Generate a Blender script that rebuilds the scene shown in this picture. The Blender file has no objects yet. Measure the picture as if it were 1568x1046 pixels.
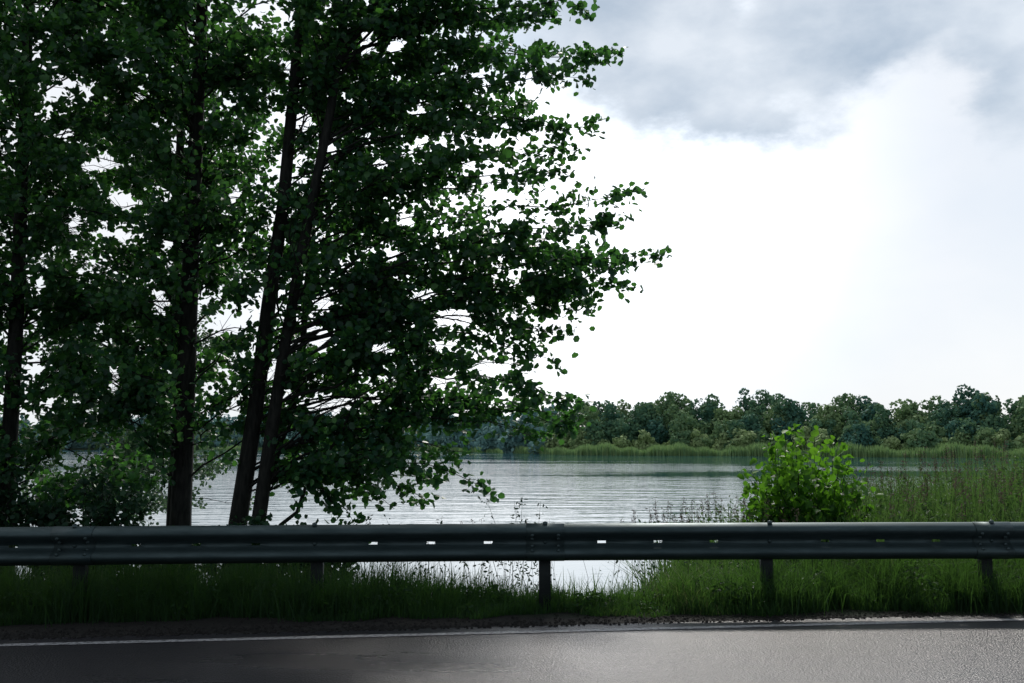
import bpy, math
import numpy as np
from mathutils import Vector
R = np.random.default_rng(7)
sc = bpy.context.scene
sc.view_settings.view_transform='Standard'; sc.view_settings.look='None'
sc.view_settings.exposure=0; sc.view_settings.gamma=1

# ------------------------------------------------------------------ helpers
def link(ob, parent=None):
    sc.collection.objects.link(ob)
    if parent: ob.parent=parent
    return ob
def empty(name, loc=(0,0,0)):
    e=bpy.data.objects.new(name,None); e.empty_display_size=.3
    return link(e)
def quad_mesh(name, V, F, mat, tint=None, parent=None, smooth=False):
    V=np.asarray(V,dtype=np.float32); F=np.asarray(F,dtype=np.int32)
    me=bpy.data.meshes.new(name)
    me.vertices.add(len(V)); me.vertices.foreach_set('co',V.ravel())
    me.loops.add(F.size); me.loops.foreach_set('vertex_index',F.ravel())
    me.polygons.add(len(F)); me.polygons.foreach_set('loop_start',np.arange(0,F.size,4,dtype=np.int32))
    if smooth: me.polygons.foreach_set('use_smooth',np.ones(len(F),dtype=bool))
    me.update(calc_edges=True); me.validate()
    if tint is not None:
        a=me.attributes.new('tint','FLOAT','POINT'); a.data.foreach_set('value',np.asarray(tint,dtype=np.float32))
    me.materials.append(mat)
    return link(bpy.data.objects.new(name,me),parent)
def nrm(a): return a/np.maximum(np.linalg.norm(a,axis=-1,keepdims=True),1e-9)
def smooth(t): t=np.clip(t,0,1); return t*t*(3-2*t)

class Tubes:
    def __init__(s): s.V=[]; s.F=[]; s.n=0
    def add(s,P,rad,sides=6):
        P=np.asarray(P,float); n=len(P)
        T=nrm(np.gradient(P,axis=0))
        ref=np.array([0,0,1.]) if abs(T[0][2])<.8 else np.array([1.,0,0])
        U=nrm(np.cross(T,ref)); W=np.cross(T,U)
        a=np.linspace(0,2*np.pi,sides,endpoint=False)
        ring=(U[:,None,:]*np.cos(a)[None,:,None]+W[:,None,:]*np.sin(a)[None,:,None])*np.asarray(rad)[:,None,None]+P[:,None,:]
        s.V.append(ring.reshape(-1,3))
        i=np.arange(n-1)[:,None]*sides; j=np.arange(sides)[None,:]; k=(j+1)%sides
        f=np.stack([i+j,i+k,i+sides+k,i+sides+j],-1).reshape(-1,4)+s.n
        s.F.append(f); s.n+=n*sides
    def build(s,name,mat,parent=None):
        return quad_mesh(name,np.concatenate(s.V),np.concatenate(s.F),mat,parent=parent,smooth=True)

LS=np.array([[0,0,0],[.28,.36,.10],[.74,.38,.13],[1,0,-.05],[.74,-.38,.13],[.28,-.36,.10]])
LF=np.array([[0,3,2,1],[0,5,4,3]])
def leaves(name,C,size,mat,parent=None,up=.6,flat=.8,shape=LS,tint=None,rng=R,droop=.3):
    C=np.asarray(C); n=len(C)
    N=nrm(rng.normal(size=(n,3))*flat+np.array([0,-.1,up]))
    A=rng.normal(size=(n,3)); A[:,2]-=droop
    A=nrm(A-N*np.sum(A*N,1,keepdims=True)); B=np.cross(N,A)
    s=np.asarray(size).reshape(-1,1,1)*np.ones((n,1,1))
    V=C[:,None,:]+s*(A[:,None,:]*shape[None,:,0:1]+B[:,None,:]*shape[None,:,1:2]+N[:,None,:]*shape[None,:,2:3])
    F=(LF[None]+6*np.arange(n)[:,None,None]).reshape(-1,4)
    if tint is None: tint=rng.random(n)
    return quad_mesh(name,V.reshape(-1,3),F,mat,np.repeat(tint,6),parent)
def blades(name,B,h,w,mat,parent=None,lean=.35,tint=None,rng=R):
    n=len(B); az=rng.random(n)*2*np.pi; D=np.stack([np.cos(az),np.sin(az),0*az],1)
    az2=rng.random(n)*2*np.pi; S=np.stack([np.cos(az2),np.sin(az2)*.5,0*az],1)
    h=h[:,None]; L=lean*(rng.random((n,1))**1.3)*1.6
    m=B+D*h*L*.25+np.array([0,0,1])*h*.55
    t=B+D*h*L+np.array([0,0,1])*h*(1-.25*L)
    w=np.asarray(w).reshape(-1,1)
    V=np.stack([B-S*w*.5,B+S*w*.5,m+S*w*.42,m-S*w*.42,t+S*w*.06,t-S*w*.06],1)
    F=(np.array([[0,1,2,3],[3,2,4,5]])[None]+6*np.arange(n)[:,None,None]).reshape(-1,4)
    if tint is None: tint=rng.random(n)
    return quad_mesh(name,V.reshape(-1,3),F,mat,np.repeat(tint,6),parent)

# ------------------------------------------------------------------ materials
def newmat(name):
    m=bpy.data.materials.new(name); m.use_nodes=True
    nt=m.node_tree; nt.nodes.clear()
    return m,nt,nt.nodes,nt.links
def ramp(nodes,stops):
    r=nodes.new('ShaderNodeValToRGB'); e=r.color_ramp.elements
    while len(e)<len(stops): e.new(.5)
    for el,(p,c) in zip(e,stops): el.position=p; el.color=(*c,1)
    return r
def foliage(name,stops,transl=.3,tcol=(.2,.45,.04),rough=.45,spec=.5):
    m,nt,N,L=newmat(name)
    at=N.new('ShaderNodeAttribute'); at.attribute_name='tint'
    r=ramp(N,stops); L.new(at.outputs['Fac'],r.inputs[0])
    p=N.new('ShaderNodeBsdfPrincipled'); p.inputs['Roughness'].default_value=rough
    p.inputs['Specular IOR Level'].default_value=spec
    L.new(r.outputs[0],p.inputs['Base Color'])
    t=N.new('ShaderNodeBsdfTranslucent')
    mx=N.new('ShaderNodeMix'); mx.data_type='RGBA'; mx.inputs[0].default_value=.5
    L.new(r.outputs[0],mx.inputs[6]); mx.inputs[7].default_value=(*tcol,1)
    L.new(mx.outputs[2],t.inputs[0])
    ms=N.new('ShaderNodeMixShader'); ms.inputs[0].default_value=transl
    L.new(p.outputs[0],ms.inputs[1]); L.new(t.outputs[0],ms.inputs[2])
    o=N.new('ShaderNodeOutputMaterial'); L.new(ms.outputs[0],o.inputs[0])
    return m
M_leaf=foliage('alder_leaf',[(0,(.010,.048,.032)),(.6,(.022,.092,.040)),(1,(.055,.170,.038))],.32,(.16,.48,.05),.45,.4)
M_under=foliage('undergrowth_leaf',[(0,(.008,.035,.025)),(1,(.025,.080,.035))],.22,(.09,.25,.04),.5,.3)
M_willow=foliage('willow_leaf',[(0,(.05,.10,.065)),(1,(.10,.18,.10))],.3,(.18,.34,.10),.5)
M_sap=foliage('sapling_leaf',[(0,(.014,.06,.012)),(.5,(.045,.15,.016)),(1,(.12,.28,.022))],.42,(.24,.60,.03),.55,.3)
M_grass=foliage('grass_blade',[(0,(.006,.028,.012)),(.45,(.018,.062,.018)),(.75,(.036,.105,.026)),(.93,(.08,.15,.035)),(1,(.16,.16,.08))],.36,(.16,.36,.045),.6,.25)
M_tall=foliage('tall_grass_blade',[(0,(.020,.062,.022)),(.7,(.055,.125,.036)),(1,(.15,.16,.08))],.34,(.18,.36,.06),.65,.2)
M_seed=foliage('seed_head',[(0,(.08,.065,.055)),(1,(.17,.14,.12))],.25,(.15,.12,.08),.8,.1)
M_reed=foliage('reed_blade',[(0,(.17,.30,.13)),(1,(.30,.43,.18))],.2,(.28,.45,.16),.7,.2)
M_far=foliage('forest_leaf',[(0,(.06,.165,.145)),(.3,(.10,.22,.14)),(.6,(.18,.29,.14)),(.85,(.26,.37,.17)),(1,(.35,.46,.22))],.15,(.22,.36,.14),.8,.1)  # greens lightened and blued in part to stand for aerial haze
M_haze=foliage('hazy_forest_leaf',[(0,(.15,.29,.29)),(1,(.22,.38,.35))],.12,(.2,.3,.3),.8,.1)  # aerial haze mixed into these leaf colours

def bark():
    m,nt,N,L=newmat('bark')
    tc=N.new('ShaderNodeTexCoord'); mp=N.new('ShaderNodeMapping'); mp.inputs['Scale'].default_value=(14,14,3)
    nz=N.new('ShaderNodeTexNoise'); nz.inputs['Scale'].default_value=2; nz.inputs['Detail'].default_value=8
    L.new(tc.outputs['Object'],mp.inputs[0]); L.new(mp.outputs[0],nz.inputs[0])
    r=ramp(N,[(.3,(.008,.010,.010)),(.7,(.034,.036,.032))]); L.new(nz.outputs[0],r.inputs[0])
    b=N.new('ShaderNodeBump'); b.inputs['Strength'].default_value=.7; b.inputs['Distance'].default_value=.02; L.new(nz.outputs[0],b.inputs['Height'])
    p=N.new('ShaderNodeBsdfPrincipled'); p.inputs['Roughness'].default_value=.85; p.inputs['Specular IOR Level'].default_value=.2
    L.new(r.outputs[0],p.inputs[0]); L.new(b.outputs[0],p.inputs['Normal'])
    o=N.new('ShaderNodeOutputMaterial'); L.new(p.outputs[0],o.inputs[0]); return m
M_bark=bark()

def asphalt():
    m,nt,N,L=newmat('asphalt')
    tc=N.new('ShaderNodeTexCoord')
    f=N.new('ShaderNodeTexNoise'); f.inputs['Scale'].default_value=80; f.inputs['Detail'].default_value=6; f.inputs['Roughness'].default_value=.75
    g=N.new('ShaderNodeTexNoise'); g.inputs['Scale'].default_value=.8; g.inputs['Detail'].default_value=7; g.inputs['Roughness'].default_value=.6
    v=N.new('ShaderNodeTexVoronoi'); v.inputs['Scale'].default_value=70
    mp=N.new('ShaderNodeMapping'); mp.inputs['Scale'].default_value=(.30,1.6,1); L.new(tc.outputs['Object'],mp.inputs[0])
    for n in (f,v): L.new(tc.outputs['Object'],n.inputs[0])
    L.new(mp.outputs[0],g.inputs[0])
    r=ramp(N,[(.35,(.006,.006,.009)),(.58,(.026,.023,.032)),(.72,(.10,.088,.115))]); L.new(f.outputs[0],r.inputs[0])
    r2=ramp(N,[(.32,(.26,.26,.26)),(.68,(.36,.36,.36))]); L.new(g.outputs[0],r2.inputs[0])
    ad=N.new('ShaderNodeMath'); ad.operation='ADD'; L.new(f.outputs[0],ad.inputs[0]); L.new(v.outputs['Distance'],ad.inputs[1])
    b=N.new('ShaderNodeBump'); b.inputs['Strength'].default_value=.8; b.inputs['Distance'].default_value=.0055; L.new(ad.outputs[0],b.inputs['Height'])
    p=N.new('ShaderNodeBsdfPrincipled')
    L.new(r.outputs[0],p.inputs[0]); L.new(r2.outputs[0],p.inputs['Roughness']); L.new(b.outputs[0],p.inputs['Normal'])
    o=N.new('ShaderNodeOutputMaterial'); L.new(p.outputs[0],o.inputs[0]); return m
M_asph=asphalt()
def paint():
    m,nt,N,L=newmat('worn_white_paint')
    tc=N.new('ShaderNodeTexCoord')
    f=N.new('ShaderNodeTexNoise'); f.inputs['Scale'].default_value=28; f.inputs['Detail'].default_value=7; f.inputs['Roughness'].default_value=.7
    L.new(tc.outputs['Object'],f.inputs[0])
    r=ramp(N,[(.38,(.05,.05,.055)),(.56,(.38,.38,.39))]); L.new(f.outputs[0],r.inputs[0])
    b=N.new('ShaderNodeBump'); b.inputs['Strength'].default_value=.4; b.inputs['Distance'].default_value=.004; L.new(f.outputs[0],b.inputs['Height'])
    p=N.new('ShaderNodeBsdfPrincipled'); p.inputs['Roughness'].default_value=.55
    L.new(r.outputs[0],p.inputs[0]); L.new(b.outputs[0],p.inputs['Normal'])
    o=N.new('ShaderNodeOutputMaterial'); L.new(p.outputs[0],o.inputs[0]); return m
M_paint=paint()
def soil():
    m,nt,N,L=newmat('soil_and_turf')
    tc=N.new('ShaderNodeTexCoord')
    f=N.new('ShaderNodeTexNoise'); f.inputs['Scale'].default_value=30; f.inputs['Detail'].default_value=8; f.inputs['Roughness'].default_value=.7
    g=N.new('ShaderNodeTexNoise'); g.inputs['Scale'].default_value=2.0; g.inputs['Detail'].default_value=5
    for n in (f,g): L.new(tc.outputs['Object'],n.inputs[0])
    r=ramp(N,[(.3,(.008,.009,.009)),(.7,(.030,.028,.026))]); L.new(f.outputs[0],r.inputs[0])
    r2=ramp(N,[(.3,(.008,.016,.008)),(.7,(.018,.034,.013))]); L.new(f.outputs[0],r2.inputs[0])
    s=N.new('ShaderNodeSeparateXYZ'); L.new(tc.outputs['Object'],s.inputs[0])
    a=N.new('ShaderNodeMath'); a.operation='MULTIPLY_ADD'; L.new(g.outputs[0],a.inputs[0]); a.inputs[1].default_value=.8; L.new(s.outputs[1],a.inputs[2])
    mr=N.new('ShaderNodeMapRange'); L.new(a.outputs[0],mr.inputs[0]); mr.inputs[1].default_value=8.75; mr.inputs[2].default_value=9.1
    mx=N.new('ShaderNodeMix'); mx.data_type='RGBA'; L.new(mr.outputs[0],mx.inputs[0]); L.new(r.outputs[0],mx.inputs[6]); L.new(r2.outputs[0],mx.inputs[7])
    b=N.new('ShaderNodeBump'); b.inputs['Strength'].default_value=.9; b.inputs['Distance'].default_value=.02; L.new(f.outputs[0],b.inputs['Height'])
    p=N.new('ShaderNodeBsdfPrincipled'); p.inputs['Roughness'].default_value=.9; p.inputs['Specular IOR Level'].default_value=.2
    L.new(mx.outputs[2],p.inputs[0]); L.new(b.outputs[0],p.inputs['Normal'])
    o=N.new('ShaderNodeOutputMaterial'); L.new(p.outputs[0],o.inputs[0]); return m
M_soil=soil()
def waterm():
    m,nt,N,L=newmat('lake_water')
    tc=N.new('ShaderNodeTexCoord')
    def nz(sx,sy,scale,det):
        mp=N.new('ShaderNodeMapping'); mp.inputs['Scale'].default_value=(sx,sy,1); L.new(tc.outputs['Object'],mp.inputs[0])
        n=N.new('ShaderNodeTexNoise'); n.inputs['Scale'].default_value=scale; n.inputs['Detail'].default_value=det; L.new(mp.outputs[0],n.inputs[0]); return n
    a=nz(.30,1,.8,3); c=nz(.45,1,4.0,2); d=nz(.012,.05,1,3)
    m1=N.new('ShaderNodeMath'); m1.operation='MULTIPLY_ADD'; L.new(c.outputs[0],m1.inputs[0]); m1.inputs[1].default_value=.17; L.new(a.outputs[0],m1.inputs[2])
    mr=N.new('ShaderNodeMapRange'); L.new(d.outputs[0],mr.inputs[0]); mr.inputs[1].default_value=.40; mr.inputs[2].default_value=.62; mr.inputs[3].default_value=.18; mr.inputs[4].default_value=1
    b=N.new('ShaderNodeBump'); L.new(mr.outputs[0],b.inputs['Strength']); b.inputs['Distance'].default_value=.135; L.new(m1.outputs[0],b.inputs['Height'])
    p=N.new('ShaderNodeBsdfPrincipled'); p.inputs['Base Color'].default_value=(.012,.085,.120,1); p.inputs['Roughness'].default_value=.03; p.inputs['IOR'].default_value=1.6
    L.new(b.outputs[0],p.inputs['Normal'])
    o=N.new('ShaderNodeOutputMaterial'); L.new(p.outputs[0],o.inputs[0]); return m
M_water=waterm()
def steel(name='galvanised_steel',k=1.0):
    m,nt,N,L=newmat(name)
    tc=N.new('ShaderNodeTexCoord')
    mp=N.new('ShaderNodeMapping'); mp.inputs['Scale'].default_value=(1,3,6); L.new(tc.outputs['Object'],mp.inputs[0])
    f=N.new('ShaderNodeTexNoise'); f.inputs['Scale'].default_value=3; f.inputs['Detail'].default_value=8; f.inputs['Roughness'].default_value=.65
    L.new(mp.outputs[0],f.inputs[0])
    r=ramp(N,[(.3,(.07*k,.13*k,.14*k)),(.7,(.17*k,.26*k,.275*k))]); L.new(f.outputs[0],r.inputs[0])
    r2=ramp(N,[(.3,(.58,.58,.58)),(.7,(.38,.38,.38))]); L.new(f.outputs[0],r2.inputs[0])
    p=N.new('ShaderNodeBsdfPrincipled'); p.inputs['Metallic'].default_value=.55
    L.new(r.outputs[0],p.inputs[0]); L.new(r2.outputs[0],p.inputs['Roughness'])
    o=N.new('ShaderNodeOutputMaterial'); L.new(p.outputs[0],o.inputs[0]); return m
M_steel=steel('galvanised_steel',.40); M_post=steel('dark_post_steel',.10)  # posts take a much darker tone of the same steel

# ------------------------------------------------------------------ terrain
WZ=-1.6
def near_shore(x): return np.interp(x,[-40,-9,-5,2,4,7,14,40],[26,21,15.5,15.2,19,28,34,40])
def far_shore(x): return np.interp(x,[-400,-60,-25,6,16,60,120,400],[470,440,390,290,262,240,195,155])
def H(x,y):
    x=np.asarray(x,float); y=np.asarray(y,float)
    s=near_shore(x); y0=8.8+.06*x*(np.abs(x)<30)
    t=np.clip((y-y0)/(s-y0+2.5),0,1)
    h=-.006-2.3*t
    fs=far_shore(x); t2=smooth((y-fs+6)/12)
    h=h+t2*1.5+smooth((y-fs-5)/200)*2.5
    bump=.05*np.sin(x*1.7+y*.9)*np.sin(y*1.3-x*.6)*smooth((y-9.3)/1.5)
    return h+bump
def axis(parts): return np.unique(np.concatenate([np.linspace(a,b,n) for a,b,n in parts]))
gx=axis([(-1500,-200,14),(-200,-20,40),(-20,20,100),(20,200,40),(200,1500,14)])
gy=axis([(-60,7,8),(7,30,80),(30,140,15),(140,480,80),(480,3000,16)])
X,Y=np.meshgrid(gx,gy); Z=H(X,Y)
ny,nx=X.shape; idx=np.arange(nx*ny).reshape(ny,nx)
F=np.stack([idx[:-1,:-1],idx[:-1,1:],idx[1:,1:],idx[1:,:-1]],-1).reshape(-1,4)
quad_mesh('ground',np.stack([X,Y,Z],-1).reshape(-1,3),F,M_soil,smooth=True)
def sheet(name,xs,ylo,yhi,z,mat):
    n=len(xs); V=[]; 
    for i in range(n): V+= [(xs[i],ylo[i],z),(xs[i],yhi[i],z)]
    F=[(2*i,2*i+2,2*i+3,2*i+1) for i in range(n-1)]
    return quad_mesh(name,V,F,mat)
xs=np.linspace(-1200,1200,60); xs=np.unique(np.concatenate([xs,np.linspace(-60,60,41)]))
sheet('lake_water',xs,np.full(len(xs),10.0),np.full(len(xs),520.0),WZ,M_water)
rx=np.linspace(-60,60,61)
line=lambda x: 7.70+.135*x*(1/(1+(np.abs(x)/40)**2))
e=line(rx)+.26
sheet('road',rx,e-7.6,e,-.002,M_asph)
ob=sheet('edge_line_marking',rx,line(rx)-.045,line(rx)+.045,.002,M_paint)
mk=empty('centre_line_marking')
for k,x0 in enumerate(np.arange(-58,58,9.0)):
    x=np.linspace(x0,x0+3,5); o=sheet('dash_%d'%k,x,line(x)-3.6,line(x)-3.5,.002,M_paint); o.parent=mk

n=3200; gxs=R.uniform(-6,7,n); gys=line(gxs)+.20+np.abs(R.normal(0,.22,n))
cube=np.array([[-1,-1,-.5],[1,-1,-.6],[1,1,-.5],[-1,1,-.6],[-.6,-.5,.6],[.5,-.7,.5],[.6,.5,.7],[-.5,.7,.4]])
cf=np.array([[4,5,6,7],[0,1,5,4],[1,2,6,5],[2,3,7,6],[3,0,4,7]])
s=R.uniform(.003,.011,(n,1,1)); a=R.random(n)*6.28
c_,s_=np.cos(a)[:,None],np.sin(a)[:,None]
cx=cube[None]*s*R.uniform(.7,1.3,(n,1,3))
vx=np.stack([cx[...,0]*c_-cx[...,1]*s_,cx[...,0]*s_+cx[...,1]*c_,cx[...,2]],-1)+np.stack([gxs,gys,0*gxs+.003],-1)[:,None,:]
quad_mesh('gravel',vx.reshape(-1,3),(cf[None]+8*np.arange(n)[:,None,None]).reshape(-1,4),M_soil)

# ------------------------------------------------------------------ guardrail
rail=empty('guardrail')
ry=lambda x: 8.52+.062*x-.005*x*x*(np.abs(x)<9)-(.405*(np.abs(x)>=9))
prof=[(.000,.745),(-.016,.742),(-.050,.722),(-.078,.700),(-.083,.680),(-.076,.660),(-.030,.632),(-.006,.612),(0,.600),
      (0,.580),(-.006,.568),(-.030,.548),(-.076,.520),(-.083,.500),(-.078,.480),(-.050,.458),(-.016,.438),(0,.435)]
SP=1.92
posts=[.28+SP*k for k in range(-9,10)]
st=set(np.round(np.arange(-18,18.01,.25),3)); slots=[]
for p in posts:
    for k in (1,2,3):
        c=p+SP/4*k; slots.append(c); st.add(round(c-.036,3)); st.add(round(c+.036,3))
st=sorted(st); V=[];F=[];npf=len(prof)
for x in st:
    for (d,z) in prof: V.append((x,float(ry(x))+d,z))
for i in range(len(st)-1):
    mid=.5*(st[i]+st[i+1])
    for j in range(npf-1):
        if j==8 and any(abs(mid-c)<.035 for c in slots): continue
        a=i*npf+j; F.append((a,a+npf,a+npf+1,a+1))
beam=quad_mesh('beam',V,F,M_steel,parent=rail,smooth=True)
md=beam.modifiers.new('thick','SOLIDIFY'); md.thickness=.004; md.offset=1
def boxes(name,L_,mat,parent):
    V=[];F=[]
    for (x,y,z,sx,sy,sz) in L_:
        b=len(V)
        for dz in(-1,1):
            for dx,dy in((-1,-1),(1,-1),(1,1),(-1,1)): V.append((x+dx*sx/2,y+dy*sy/2,z+dz*sz/2))
        F+=[(b,b+3,b+2,b+1),(b+4,b+5,b+6,b+7)]+[(b+k,b+(k+1)%4,b+4+(k+1)%4,b+4+k) for k in range(4)]
    o=quad_mesh(name,V,F,mat,parent=parent); m=o.modifiers.new('b','BEVEL'); m.width=.003; m.segments=1
    return o
L_=[]
for p in posts:
    y=float(ry(p))
    L_+=[(p,y+.10,.22,.10,.006,1.0),(p-.047,y+.135,.22,.006,.064,1.0),(p+.047,y+.135,.22,.006,.064,1.0),(p,y+.05,.59,.09,.088,.20)]
boxes('posts',L_,M_post,rail)
V=[];F=[]
for p in posts[1::2]:
    b=len(V)
    for x in (p-.16,p+.16):
        for d,z in prof: V.append((x,float(ry(x))+d*1.02-.0055,.59+(z-.59)*1.015))
    F+=[(b+j,b+npf+j,b+npf+j+1,b+j+1) for j in range(npf-1)]
sp=quad_mesh('splice_plates',V,F,M_steel,parent=rail,smooth=True); md=sp.modifiers.new('t','SOLIDIFY'); md.thickness=.003; md.offset=1
tb=Tubes()
for p in posts:
    y=float(ry(p)); pts=[(p,.59)]
    if posts.index(p)%2: pts+=[(p+dx,z) for dx in(-.11,.11) for z in(.62,.56,.655,.525)]
    for x,z in pts:
        yy=float(ry(x)); dd={.59:0,.62:-.02,.56:-.02,.655:-.068,.525:-.068}[z]
        P=[(x,yy+dd-.005,z),(x,yy+dd-.013,z),(x,yy+dd-.018,z),(x,yy+dd-.019,z)]
        tb.add(P,[.016,.016,.010,.0005],8)
    tb.add([(p,y-.02,.742),(p,y-.02,.760),(p,y-.02,.766)],[.022,.02,.001],8)
tb.build('bolts',M_steel,rail)

# ------------------------------------------------------------------ trees
gaps=[(-5.28,4.98,.34,.10),(-4.95,4.03,.13,.13),(-4.98,4.48,.20,.14),(-4.46,3.2,.14,.2),(-2.66,5.55,.17,.16),(-2.38,5.28,.17,.20),
(-1.88,6.6,.14,.2),(-1.5,6.57,.12,.14),(-2.4,3.2,.16,.16),(-2.4,2.72,.16,.20),(-3.6,2.9,.22,.16),(-1.1,3.3,.22,.1),(-.75,3.0,.30,.14),
(-2.3,1.9,.36,.18),(-1.72,1.98,.14,.12),(-3.62,.72,.22,.34),(-3.0,2.3,.12,.16),(-5.6,4.2,.12,.2),(-5.0,2.2,.10,.2),(-1.35,4.25,.14,.10),(-5.75,5.4,.15,.1),(-4.3,5.2,.10,.15),
(-.55,5.0,.16,.10),(-.4,6.2,.14,.1),(-6.0,3.4,.1,.14),(.1,3.6,.10,.08),(-3.55,4.6,.12,.16),(-1.2,5.7,.14,.1),(-.2,2.35,.34,.10),(-2.9,6.3,.1,.12),(-.1,4.3,.2,.08),(-1.6,2.6,.18,.08),(-.9,2.2,.2,.07),(-1.7,5.0,.12,.1),(.3,5.4,.15,.07),(-1.5,3.8,.12,.1),
(-2.75,1.5,.16,.14),(-.95,1.5,.22,.08),(-.25,1.62,.20,.07),(-4.7,1.7,.12,.14),(-5.2,2.9,.12,.1),(-3.5,1.8,.10,.2),(-5.5,1.4,.1,.14),(-6.0,2.4,.1,.1),(-.9,2.65,.25,.07),(-5.9,6.0,.12,.1),(-4.8,5.9,.1,.1)]
def gapkeep(P,k=1.0):
    keep=np.ones(len(P),bool)
    d=P[:,1]/12.5
    for gx_,gz_,a,b in gaps:
        q=((P[:,0]-gx_*d)/(a*k*d))**2+((P[:,2]-1.42-(gz_-1.42)*d)/(b*k*d))**2
        keep&=~(q<R.uniform(.6,1.25,len(P)))
    return keep
OX=np.array([-1.5,-.45,-.3,.45,.8,.35,.55,.6,.95,1.4,1.6,1.2,.3,.15,.55,.7,.95,.85,1.2,.9,.7,-.3,-1.5,-3])
OZ=np.array([.5,.85,1.15,1.5,1.86,2.15,2.47,2.75,3.1,3.4,3.8,4.1,4.35,4.55,4.77,5.1,5.5,5.9,6.35,6.9,8,9.5,11,12.5])
S1=[(-3.50,12.5,-.75),(-3.40,12.5,.4),(-3.22,12.5,1.8),(-3.08,12.5,3.2),(-2.95,12.6,4.5),(-2.86,12.6,5.9),(-2.75,12.7,8),(-2.6,12.8,10.5),(-2.5,12.8,12)]
S2=[(-3.20,12.35,-.75),(-3.10,12.3,.4),(-2.93,12.2,1.6),(-2.80,12.2,2.6),(-2.55,12.1,4.0),(-2.28,12.1,5.5),(-2.0,12.0,7.5),(-1.7,12,10),(-1.6,12,11.2)]
S4=[(-4.14,12.6,-.8),(-4.14,12.6,.5),(-4.13,12.6,2),(-4.12,12.6,4),(-4.10,12.6,6),(-4.1,12.7,8.5),(-4.05,12.7,12)]
S5=[(-6.35,12.7,-.9),(-6.38,12.7,1),(-6.42,12.8,3),(-6.45,12.8,6),(-6.5,12.8,9),(-6.5,12.8,11.5)]
def trunk_clear(L):
    keep=np.ones(len(L),bool)
    for S,pr in ((S1,.75),(S2,.75),(S4,.75),(S5,.4)):
        S=np.array(S); xt=np.interp(L[:,2],S[:,2],S[:,0]); yt=np.interp(L[:,2],S[:,2],S[:,1])
        keep&=~((L[:,1]<yt+.05)&(np.abs(L[:,0]-xt*L[:,1]/yt)<.14)&(L[:,2]<5.6)&(R.random(len(L))<pr))
    return keep
def bough(a,b,arch,n=9,rng=R):
    a=np.array(a,float);b=np.array(b,float); m=a+(b-a)*.42; m[2]+=arch
    t=np.linspace(0,1,n)[:,None]
    P=(1-t)**2*a+2*t*(1-t)*m+t*t*b
    P[1:-1]+=rng.normal(0,.035,(n-2,3)); return P
def stem_at(S,z):
    S=np.asarray(S); return np.array([np.interp(z,S[:,2],S[:,0]),np.interp(z,S[:,2],S[:,1]),z])
def spray(P,tb,out,rng,dens=1.0,side=.75,tstart=.15,r0=.02,lim=None):
    Lg=np.linalg.norm(np.diff(P,axis=0),axis=1).sum()
    tb.add(P,np.linspace(r0,.003,len(P)),5)
    ns=int(Lg*6.5*dens)+2
    for t in rng.uniform(tstart,1,ns):
        f=t*(len(P)-1); i=min(int(f),len(P)-2); p=P[i]*(1-f+i)+P[i+1]*(f-i)
        T=nrm(P[i+1]-P[i]); ang=rng.uniform(.3,1.25)*rng.choice([-1,1])
        c,s_=math.cos(ang),math.sin(ang)
        d=np.array([T[0]*c-T[1]*s_,T[0]*s_+T[1]*c,T[2]+rng.normal(-.05,.42)]); d=nrm(d)
        ln=side*rng.uniform(.35,1)*(1.15-.6*t)
        q=np.stack([p,p+d*ln*.5+[0,0,.02],p+d*ln+[0,0,-.05*ln]])
        if lim is not None and not lim(q[2]): continue
        tb.add(q,[.005,.0035,.002],3)
        m=int(ln*42*dens)+6
        u=rng.uniform(.12,1.05,(m,1))
        L=p+d*ln*u+rng.normal(0,.06,(m,3))*np.array([1,1,.8])
        out.append(L)
    m=int(24*dens); out.append(P[-1]-(P[-1]-P[-2])*rng.uniform(-.3,1.6,(m,1))+rng.normal(0,.055,(m,3)))
def in_out(p,slack=.0): return p[0]<np.interp(p[2],OZ,OX)+slack

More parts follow.
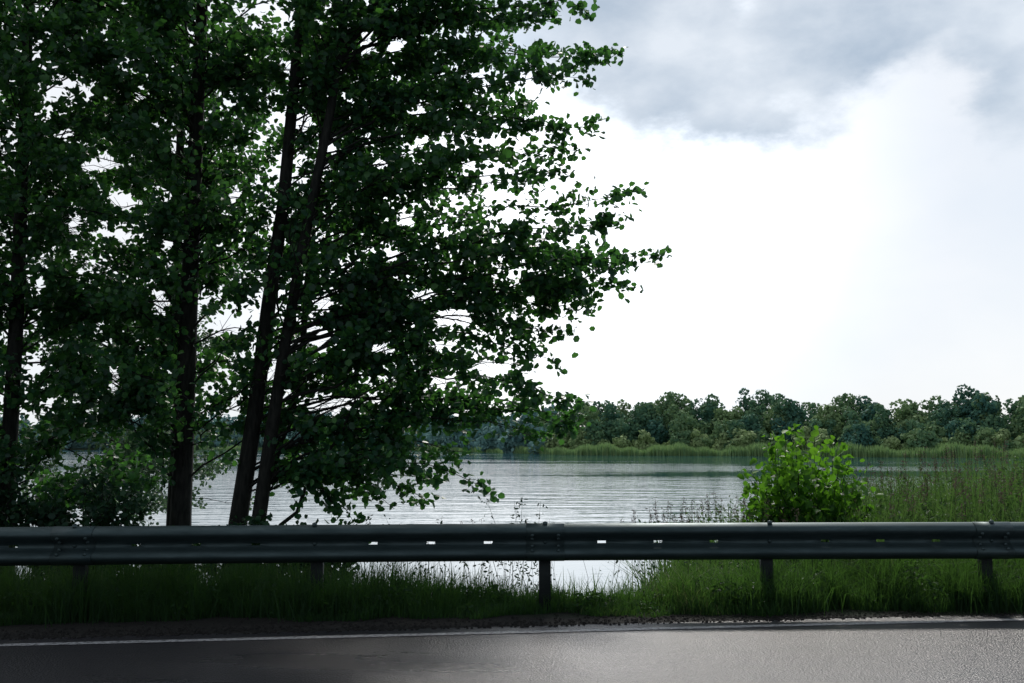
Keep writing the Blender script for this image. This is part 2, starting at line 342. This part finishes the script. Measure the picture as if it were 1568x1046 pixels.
t1=empty('alder_tree'); tb=Tubes(); lv=[]
tb.add(S1,[.15,.115,.10,.09,.08,.07,.055,.035,.01],10)
tb.add(S2,[.13,.09,.08,.07,.065,.055,.045,.03,.01],10)
S3=[(-3.0,12.4,1.0),(-2.75,12.9,2.2),(-2.7,13.0,3.6),(-2.55,13.0,5.6),(-2.4,13,8)]
tb.add(S3,[.05,.045,.04,.03,.01],8)
tb.add(bough((-2.95,12.3,.2),(-1.9,12.2,2.0),-.1,8),np.linspace(.03,.012,8),6)
tips=[(.95,12.3,7.0,.2),(1.30,12.4,6.38,.25),(.85,12.0,5.95,.2),(1.0,12.5,5.45,.25),(.85,12.6,5.2,.1),(.60,12.2,4.78,.25),(.35,12.8,4.9,.2),
 (1.55,12.5,4.60,-.15),(1.45,12.4,4.25,.05),(1.80,12.4,3.80,.15),(1.50,12.5,3.38,.25),(1.2,12.1,3.55,.2),(.95,12.6,3.2,.25),(.68,12.3,2.80,.3),(.3,12.8,2.75,.3),
 (.58,12.5,2.45,.3),(.2,12.2,2.3,.3),(.85,12.3,1.90,.35),(.75,12.5,1.75,.4),(.62,12.4,1.62,.35),(.50,12.6,1.45,.35),(.1,12.3,1.55,.35),(-.40,12.4,.90,.35),(-.85,12.2,.95,.3),
 (-1.45,12.4,.62,.3),(-1.1,12.7,.72,.3),(-1.9,12.2,.45,.3),(-1.2,12.3,1.35,.3),(-.5,12.7,1.3,.3),
 (.5,12.6,7.3,.2),(.2,12.1,6.75,.2),(.65,12.8,6.65,.2),(-.3,12.5,7.1,.2),(.35,12.3,6.3,.2),(.2,12.9,5.9,.2),(1.2,12.9,4.0,.2),(.7,12.0,4.0,.2),(-.5,12.0,6.9,.2),(-1.0,12.8,7.4,.2),(.1,12.0,7.6,.2),
 (1.3,12.6,3.75,.2),(1.1,12.3,3.3,.25),(.6,12.6,5.5,.2),(.9,12.3,6.2,.2)]
for x,y,z,arch in tips:
    st_=stem_at(S2 if R.random()<.7 else S1, max(.9,z-(R.uniform(.5,1.3) if z>3 else R.uniform(-.1,.5))))
    spray(bough(st_,(x,y,z),arch+.35,11),tb,lv,R,1.0 if z>1.5 else .72,.5,.2,.022)
lv2=[]
for k in range(118):
    z=R.uniform(1.9,9.5) if k>5 else R.uniform(.9,1.7); xm=float(np.interp(z,OZ,OX))
    x=R.uniform(-3.2,xm-.25); y=R.uniform(11.2,14.2)
    st_=stem_at([S1,S2][R.integers(2)],max(.8,z-R.uniform(.2,1.5)))
    spray(bough(st_,(x,y,z),R.uniform(.1,.5),8),tb,lv2,R,.74,.75,.12,.015,lim=lambda q:in_out(q,-.05))
A=np.concatenate(lv2); A=A[A[:,0]<np.interp(A[:,2],OZ,OX)+R.normal(0,.06,len(A))]
L=np.concatenate([np.concatenate(lv),A]); L=L[gapkeep(L)]; L=L[trunk_clear(L)]
tb.build('trunk_and_limbs',M_bark,t1)
leaves('foliage',L,R.uniform(.065,.115,len(L)),M_leaf,t1)
print('tree1 leaves',len(L))
def tree(name,S,rad,boughs,zlo,zhi,reach,dens,mat=M_leaf,xlim=None,size=(.065,.11),side=.75):
    t=empty(name); tb=Tubes(); lv=[]
    tb.add(S,rad,10)
    for k in range(boughs):
        z=zlo+(zhi-zlo)*R.random()**1.0; st_=stem_at(S,max(z-R.uniform(.1,1.0),.3)); a=R.uniform(0,6.283); r=R.uniform(.3,1)*reach*(1-.3*max(0,(z-6))/6)
        e_=(st_[0]+math.cos(a)*r,st_[1]+math.sin(a)*r*.75,z)
        if xlim and e_[0]>xlim: continue
        spray(bough(st_,e_,R.uniform(.0,.5),8),tb,lv,R,dens,side,.12,.015)
    L=np.concatenate(lv); L=L[gapkeep(L)]; L=L[trunk_clear(L)]
    tb.build('trunk_and_limbs',M_bark,t); leaves('foliage',L,R.uniform(size[0],size[1],len(L)),mat,t)
    print(name,len(L)); return t
tree('alder_tree',S4,[.17,.13,.12,.10,.085,.06,.01],120,1.5,9.2,2.4,.86,xlim=-1.3)
tree('alder_tree',S5,[.14,.10,.09,.07,.05,.01],122,.8,9.2,2.4,.9)
tree('alder_tree',[(-5.2,15.4,-1.2),(-5.2,15.5,2),(-5.3,15.5,5),(-5.3,15.5,8),(-5.3,15.5,11)],
     [.10,.08,.07,.05,.01],52,3.8,10,2.6,.75,xlim=-2.6,size=(.07,.12))
tree('alder_tree',[(-9.2,13.5,-.9),(-9.1,13.5,2),(-9.0,13.5,5),(-8.9,13.5,8),(-8.8,13.5,11)],
     [.16,.12,.10,.06,.01],40,.3,10,2.8,.8)
tree('willow_tree',[(-7.6,18.5,-1.2),(-7.5,18.5,.5),(-7.3,18.6,2),(-7.2,18.6,3.8),(-7.2,18.6,5)],
     [.12,.10,.07,.04,.01],60,.2,4.6,3.2,.9,mat=M_willow,size=(.05,.09))

for (cx,cy,rx_,rz,nst) in [(-6.3,11.2,1.1,1.35,46),(-4.9,11.6,.9,1.25,42),(-8.3,11.5,1.2,1.6,34),(-3.9,11.8,.5,.6,14),(-3.0,11.9,.65,.75,20),(-2.1,11.6,.6,.7,16)]:
    e_=empty('shrub'); tb=Tubes(); lv=[]
    for k in range(nst):
        gz=float(H(cx,cy)); a=R.uniform(0,6.28); r=R.uniform(.2,1)*rx_
        top=(cx+math.cos(a)*r,cy+math.sin(a)*r*.6,gz+.5+R.uniform(.3,1)*rz)
        P=bough((cx+math.cos(a)*r*.2,cy+math.sin(a)*r*.2,gz),top,.15,6)
        spray(P,tb,lv,R,.8,.45,.15,.01)
    L=np.concatenate(lv); L=L[gapkeep(L)]
    tb.build('stems',M_bark,e_); leaves('foliage',L,R.uniform(.05,.09,len(L)),M_under,e_)

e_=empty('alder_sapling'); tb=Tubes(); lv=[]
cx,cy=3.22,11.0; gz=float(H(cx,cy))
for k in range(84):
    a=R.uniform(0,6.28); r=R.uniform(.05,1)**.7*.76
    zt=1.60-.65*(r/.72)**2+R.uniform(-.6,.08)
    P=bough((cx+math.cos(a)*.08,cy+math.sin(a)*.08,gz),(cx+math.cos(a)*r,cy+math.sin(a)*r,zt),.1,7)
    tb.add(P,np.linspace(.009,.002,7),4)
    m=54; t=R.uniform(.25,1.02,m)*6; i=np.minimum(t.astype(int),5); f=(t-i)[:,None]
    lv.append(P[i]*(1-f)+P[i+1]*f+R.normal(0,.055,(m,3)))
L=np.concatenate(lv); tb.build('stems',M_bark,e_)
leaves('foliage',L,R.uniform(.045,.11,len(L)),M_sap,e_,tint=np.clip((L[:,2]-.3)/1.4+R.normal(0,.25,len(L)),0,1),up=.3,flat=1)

# ------------------------------------------------------------------ grasses
def hmap(x): return np.interp(x,[-7,-3,-1.2,-.4,.1,1.1,1.6,3,6,9],[.62,.60,.50,.36,.27,.27,.48,.64,.70,.7])
def wob(x): return .10*np.sin(x*5)+.10*np.sin(x*2.3+1)+.05*np.sin(x*13+2)
n=105000; x=R.uniform(-8,9,n); y=8.40+.07*x+np.abs(R.normal(0,1,n))**1.3*.9+wob(x)*.8
cl=.5+.5*np.sin(x*4.1+2*np.sin(y*3))*np.sin(y*5+x*1.3); cl2=.5+.5*np.sin(x*11+3*np.sin(y*4+x))
keep=R.random(n)<.35+.65*cl2; x,y,cl,cl2=x[keep],y[keep],cl[keep],cl2[keep]; n=len(x)
h=hmap(x)*R.uniform(.25,1.15,n)*(.5+.5*cl+.25*cl2)*np.clip(.25+(y-8.36-.07*x)/.6,.25,1)
# tussocks left uncut round the posts
m=5200; pc=np.array([p for p in posts if abs(p)<9 and abs(p-.28)>.1])[R.integers(0,8,m)]
px_=pc+R.normal(0,.20,m); py_=ry(pc)+R.normal(.02,.09,m); ph=R.uniform(.2,.46,m)
x=np.concatenate([x,px_]); y=np.concatenate([y,py_]); h=np.concatenate([h,ph]); cl=np.concatenate([cl,R.random(m)*.5]); n=len(x)
shade_tint=np.interp(x,[-3,-.6,.4,1.6,2.4,4],[.55,.8,1.08,1.08,.72,.45])  # shade painted into the blade tint: darker left and right, brighter mid verge
blades('verge_grass',np.stack([x,y,H(x,y)-.01],1),h,R.uniform(.004,.011,n),M_grass,lean=.75,tint=np.clip((R.random(n)*.8+.3*cl-.05)*shade_tint,0,1))
n=26000; x=R.uniform(-9,1.8,n); y=R.uniform(9.6,15.2,n); 
blades('bank_grass',np.stack([x,y,H(x,y)-.01],1),R.uniform(.25,.65,n)*np.interp(y,[10,13,15],[1.0,1.0,.7])*np.interp(x,[-3,-1,0,1.3,1.8],[1.3,1.1,.8,.8,1.1]),R.uniform(.006,.014,n),M_tall,lean=.4)
n=48000; x=1.6+(13-1.6)*R.random(n)**.85; y=9.3+.05*x+R.random(n)**1.3*np.interp(x,[1.6,3,6,13],[3,5,9,12])
zt=np.interp(x/y*12,[1.6,2.4,3.3,4.2,5.2,6.2,9],[.45,.55,.75,.98,1.12,1.28,1.4])
zt=zt*np.interp(y,[9.3,10.3,12,16,22],[.45,.80,1,1.0,1.0])+.12*np.sin(x*3.1+y)+.08*np.sin(x*7.3+y*2)
ht=np.maximum(zt-H(x,y),.25)
blades('tall_grass',np.stack([x,y,H(x,y)-.02],1),ht*R.uniform(.4,1.08,n),R.uniform(.008,.020,n),M_tall,lean=.46)
def herbs(name,P,hh,mat,sz=(.03,.07),per=30,spread=.05,tk=1.0):
    e_=empty(name); tb=Tubes(); lv=[]
    for p,h_ in zip(P,hh):
        top=p+np.array([R.normal(0,.08),R.normal(0,.08),h_]); Q=bough(p,top,.0,5); tb.add(Q,np.linspace(.004,.0015,5),3)
        t=R.uniform(.25,1,per)[:,None]; lv.append(p+(top-p)*t+R.normal(0,1,(per,3))*spread*np.array([1,1,.5])*(1.3-t))
    L=np.concatenate(lv); tb.build('stems',mat,e_); leaves('leaves',L,R.uniform(sz[0],sz[1],len(L)),mat,e_,up=.8,shape=LS*np.array([1,.55,1]),tint=R.random(len(L))*tk)
n=950; x=R.uniform(2.2,10,n); y=R.uniform(9.8,15,n)
hh=(np.interp(x/y*12,[1.6,2.4,3.3,4.2,5.2,6.2,9],[.4,.5,.7,.93,1.06,1.2,1.3])*np.interp(y,[9.3,10.3,12],[.4,.75,1])-H(x,y))*R.uniform(.65,1.06,n)
herbs('nettle_patch',np.stack([x,y,H(x,y)],1),hh,M_tall,per=52,spread=.08,tk=.85)
n=460; x=R.uniform(-7,8,n); y=8.50+.07*x+wob(x)*.8+np.abs(R.normal(0,.35,n))
herbs('verge_weeds',np.stack([x,y,H(x,y)],1),R.uniform(.08,.35,n)*hmap(x)/.55,M_grass,per=26,spread=.06,sz=(.02,.06),tk=.7)
x=np.concatenate([R.normal(.12,.16,8),R.normal(-1.0,.25,7),R.uniform(1.3,2.6,14),R.uniform(-2,1.2,8)]); y=R.uniform(9.4,10.6,len(x))
top=np.concatenate([R.uniform(.6,.92,8),R.uniform(.5,.75,7),R.uniform(.55,.85,14),R.uniform(.35,.6,8)])
herbs('roadside_weed',np.stack([x,y,H(x,y)],1),top-H(x,y),M_under,per=40,spread=.07,sz=(.02,.05))
e_=empty('seeding_grass'); tb=Tubes(); lv=[]
n=390; x=np.concatenate([R.uniform(1.6,3,60),R.uniform(3.6,10,300),R.uniform(-1.5,1.4,30)]); y=R.uniform(9.6,14,n)
for i in range(n):
    z0=float(H(x[i],y[i])); zt_=np.interp(x[i]/y[i]*12,[0,1.6,2.4,3.3,4.2,5.2,6.2,9],[.40,.6,.75,.9,1.15,1.3,1.45,1.6])*R.uniform(.75,1.12)
    h_=zt_*np.interp(y[i],[9.3,11,14],[.75,.95,1.0])-z0
    p=np.array([x[i],y[i],z0]); top=p+np.array([R.normal(0,.12),R.normal(0,.1),h_]); tb.add(bough(p,top,0,5),np.linspace(.0035,.0015,5),3)
    m=26; t=R.uniform(.86,1.0,(m,1)); lv.append(p+(top-p)*t+R.normal(0,.014,(m,3)))
L=np.concatenate(lv); tb.build('stalks',M_seed,e_); leaves('seed_heads',L,R.uniform(.018,.035,len(L)),M_seed,e_,up=.2,shape=LS*np.array([1,.4,1]))

# ------------------------------------------------------------------ far bank
nF=34000; x=np.concatenate([R.uniform(2,150,24000),R.uniform(-160,10,10000)]); fs=far_shore(x); y=fs-6+R.uniform(0,9,nF)
h=np.where(x>8,R.uniform(1.3,2.6,nF),R.uniform(1,2,nF))*(1+.25*np.sin(x*.35)+.15*np.sin(x*1.1))
blades('reed_bed',np.stack([x,y,np.full(nF,WZ)],1),h,np.full(nF,.30),M_reed,lean=.12)
Vs=[];Fs=[];Ts=[];cnt=0
def crown(cx,cy,z0,h,w,tone,kind,q=.7):
    global cnt
    lumps=[]
    if kind=='con':
        for k in range(8): f=k/8; lumps.append((cx,cy,z0+h*(.08+.86*f),w*.5*(1-f)+.25,h*.10))
    else:
        nl=R.integers(11,16)
        for k in range(nl):
            f=(k+R.uniform(0,1))/nl
            env=w*.5*(min(1,.55+f*1.2) if f<.5 else math.sqrt(max(.02,1-((f-.5)/.58)**2)))
            lr=w*R.uniform(.15,.26)*(1.1-.25*f)
            a=R.uniform(0,6.28); d=max(0,env-lr*.6)*math.sqrt(R.uniform(.05,1))
            lumps.append((cx+math.cos(a)*d,cy+math.sin(a)*d,z0+h*f*.93,lr,lr*R.uniform(.7,.95)))
        lumps.append((cx,cy,z0+h*.45,w*.36,h*.38))
    for lx,ly,lz,r,rz in lumps:
        rm=math.sqrt(r*max(r,rz))
        m=int(12.6*rm*rm/(q*q)*1.25)+16; D=nrm(R.normal(size=(m,3))); D=D[(D[:,1]<.35)]; m=len(D)
        rad=R.uniform(.70,1.12,(m,1))
        C=np.array([lx,ly,lz])+D*rad*np.array([r,r,rz])
        Nn=nrm(D+R.normal(0,.5,(m,3))); A=nrm(np.cross(Nn,R.normal(size=(m,3)))); B=np.cross(Nn,A)
        s=R.uniform(.4,1.0,(m,1))*q*.72
        V=np.stack([C-A*s-B*s*.7,C+A*s*.8-B*s*.5,C+A*s+B*s*.8,C-A*s*.6+B*s],1).reshape(-1,3)
        Vs.append(V);Fs.append(np.arange(4*m).reshape(-1,4)+cnt);cnt+=4*m
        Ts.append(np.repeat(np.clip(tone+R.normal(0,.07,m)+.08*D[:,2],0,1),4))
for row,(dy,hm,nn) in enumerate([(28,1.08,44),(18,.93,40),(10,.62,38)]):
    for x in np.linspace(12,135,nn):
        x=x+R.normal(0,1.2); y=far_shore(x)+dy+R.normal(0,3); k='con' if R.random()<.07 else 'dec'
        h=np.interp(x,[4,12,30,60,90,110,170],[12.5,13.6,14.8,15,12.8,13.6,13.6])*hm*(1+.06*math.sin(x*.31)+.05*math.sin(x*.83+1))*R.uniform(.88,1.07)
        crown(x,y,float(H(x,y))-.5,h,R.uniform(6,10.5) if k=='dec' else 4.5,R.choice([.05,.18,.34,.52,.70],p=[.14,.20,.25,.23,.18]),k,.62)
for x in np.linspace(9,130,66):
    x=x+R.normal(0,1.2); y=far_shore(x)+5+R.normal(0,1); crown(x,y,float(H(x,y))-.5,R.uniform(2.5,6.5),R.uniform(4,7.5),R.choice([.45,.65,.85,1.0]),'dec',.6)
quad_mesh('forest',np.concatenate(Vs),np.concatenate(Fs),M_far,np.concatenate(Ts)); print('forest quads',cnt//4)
Vs=[];Fs=[];Ts=[];cnt=0
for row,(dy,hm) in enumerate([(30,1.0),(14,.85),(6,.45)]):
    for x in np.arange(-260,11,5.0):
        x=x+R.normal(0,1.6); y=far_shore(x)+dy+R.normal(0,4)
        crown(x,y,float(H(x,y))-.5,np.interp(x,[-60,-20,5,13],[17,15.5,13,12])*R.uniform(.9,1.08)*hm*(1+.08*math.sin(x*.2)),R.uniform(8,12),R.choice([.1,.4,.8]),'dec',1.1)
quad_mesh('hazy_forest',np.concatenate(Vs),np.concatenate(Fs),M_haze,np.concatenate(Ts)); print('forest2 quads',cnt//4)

# ------------------------------------------------------------------ sky & sun
AZ,EL=math.radians(9),math.radians(42)
sd=Vector((math.sin(AZ)*math.cos(EL),math.cos(AZ)*math.cos(EL),math.sin(EL)))
sun=bpy.data.lights.new('sun','SUN'); sun.energy=3.1; sun.angle=math.radians(5); sun.color=(1,.95,.88)
so=link(bpy.data.objects.new('sun',sun)); so.rotation_euler=sd.to_track_quat('Z','Y').to_euler(); so.location=(0,30,40)
w=bpy.data.worlds.new('World'); sc.world=w; w.use_nodes=True; nt=w.node_tree; N=nt.nodes; L=nt.links; N.clear()
sky=N.new('ShaderNodeTexSky'); sky.sky_type='NISHITA'; sky.sun_disc=False; sky.sun_elevation=EL; sky.sun_rotation=AZ
bg1=N.new('ShaderNodeBackground'); bg1.inputs[1].default_value=.10; L.new(sky.outputs[0],bg1.inputs[0])
tc=N.new('ShaderNodeTexCoord'); sp=N.new('ShaderNodeSeparateXYZ'); L.new(tc.outputs['Generated'],sp.inputs[0])
def mth(op,a,b=None,c=None,clamp=False):
    m=N.new('ShaderNodeMath'); m.operation=op; m.use_clamp=clamp
    for i,v in enumerate((a,b,c)):
        if v is None: continue
        if isinstance(v,(int,float)): m.inputs[i].default_value=v
        else: L.new(v,m.inputs[i])
    return m.outputs[0]
def mrange(v,a,b,c=0,d=1):
    m=N.new('ShaderNodeMapRange'); m.interpolation_type='SMOOTHSTEP'; L.new(v,m.inputs[0])
    for i,q in zip((1,2,3,4),(a,b,c,d)): m.inputs[i].default_value=q
    return m.outputs[0]
def noise(scale,det,sc_=(1,1,1.8),rough=.55,off=0):
    mp=N.new('ShaderNodeMapping'); mp.inputs['Scale'].default_value=sc_; mp.inputs['Location'].default_value=(off,off,off); L.new(tc.outputs['Generated'],mp.inputs[0])
    n=N.new('ShaderNodeTexNoise'); n.inputs['Scale'].default_value=scale; n.inputs['Detail'].default_value=det; n.inputs['Roughness'].default_value=rough
    L.new(mp.outputs[0],n.inputs[0]); return n.outputs[0]
def blob(d,r):
    v=N.new('ShaderNodeVectorMath'); v.operation='DISTANCE'; L.new(tc.outputs['Generated'],v.inputs[0]); v.inputs[1].default_value=Vector(d).normalized()
    return mrange(v.outputs['Value'],r,0,0,1)
n1=noise(4,8,off=1.3); n2=noise(10,9,off=4.0,rough=.6)
zz=mth('ADD',sp.outputs[2],mth('MULTIPLY',mth('SUBTRACT',n1,.5),.12))
zz=mth('ADD',zz,mth('MULTIPLY',mth('SUBTRACT',n2,.5),.22))
zz=mth('ADD',zz,mth('MULTIPLY',sp.outputs[0],.07))
zz=mth('SUBTRACT',zz,mth('MULTIPLY',blob((.365,.87,.30),.09),.11))
zz=mth('SUBTRACT',zz,mth('MULTIPLY',blob((.215,.87,.42),.07),.12))
zz=mth('SUBTRACT',zz,mth('MULTIPLY',blob((.34,.84,.42),.06),.06))
mask=mrange(zz,.270,.360)
mask=mth('MULTIPLY',mask,mrange(sp.outputs[0],-.15,.08))
cr=N.new('ShaderNodeValToRGB'); e=cr.color_ramp.elements
e[0].position=.34; e[0].color=(.38,.49,.62,1); e[1].position=.62; e[1].color=(.80,.87,.95,1)
L.new(noise(5,7,off=7.7),cr.inputs[0])
br=N.new('ShaderNodeValToRGB'); e=br.color_ramp.elements
e[0].position=.35; e[0].color=(.86,.92,1.0,1); e[1].position=.65; e[1].color=(1.0,1.02,1.05,1)
L.new(noise(2.2,5,off=2.2),br.inputs[0])
mx=N.new('ShaderNodeMix'); mx.data_type='RGBA'; L.new(mask,mx.inputs[0]); L.new(br.outputs[0],mx.inputs[6]); L.new(cr.outputs[0],mx.inputs[7])
dim=mrange(sp.outputs[1],-.35,.75,.42,1.0)
# thin haze is brighter below and around the veiled sun
glow=mth('MULTIPLY_ADD',mth('MULTIPLY',blob((.03,.95,.26),.40),mth('SUBTRACT',1.0,mask)),.95,.97)
dim=mth('MULTIPLY',dim,glow)
bg2=N.new('ShaderNodeBackground'); L.new(mx.outputs[2],bg2.inputs[0]); L.new(dim,bg2.inputs[1])
ms=N.new('ShaderNodeMixShader'); ms.inputs[0].default_value=.90; L.new(bg1.outputs[0],ms.inputs[1]); L.new(bg2.outputs[0],ms.inputs[2])
o=N.new('ShaderNodeOutputWorld'); L.new(ms.outputs[0],o.inputs[0])

# ------------------------------------------------------------------ camera
cam=bpy.data.cameras.new('camera'); cam.lens=35; cam.sensor_width=36; cam.clip_end=5000; cam.clip_start=.05
co=link(bpy.data.objects.new('camera',cam)); co.location=(0,0,1.42); co.rotation_euler=(math.radians(90+5.84),0,0)
sc.camera=co
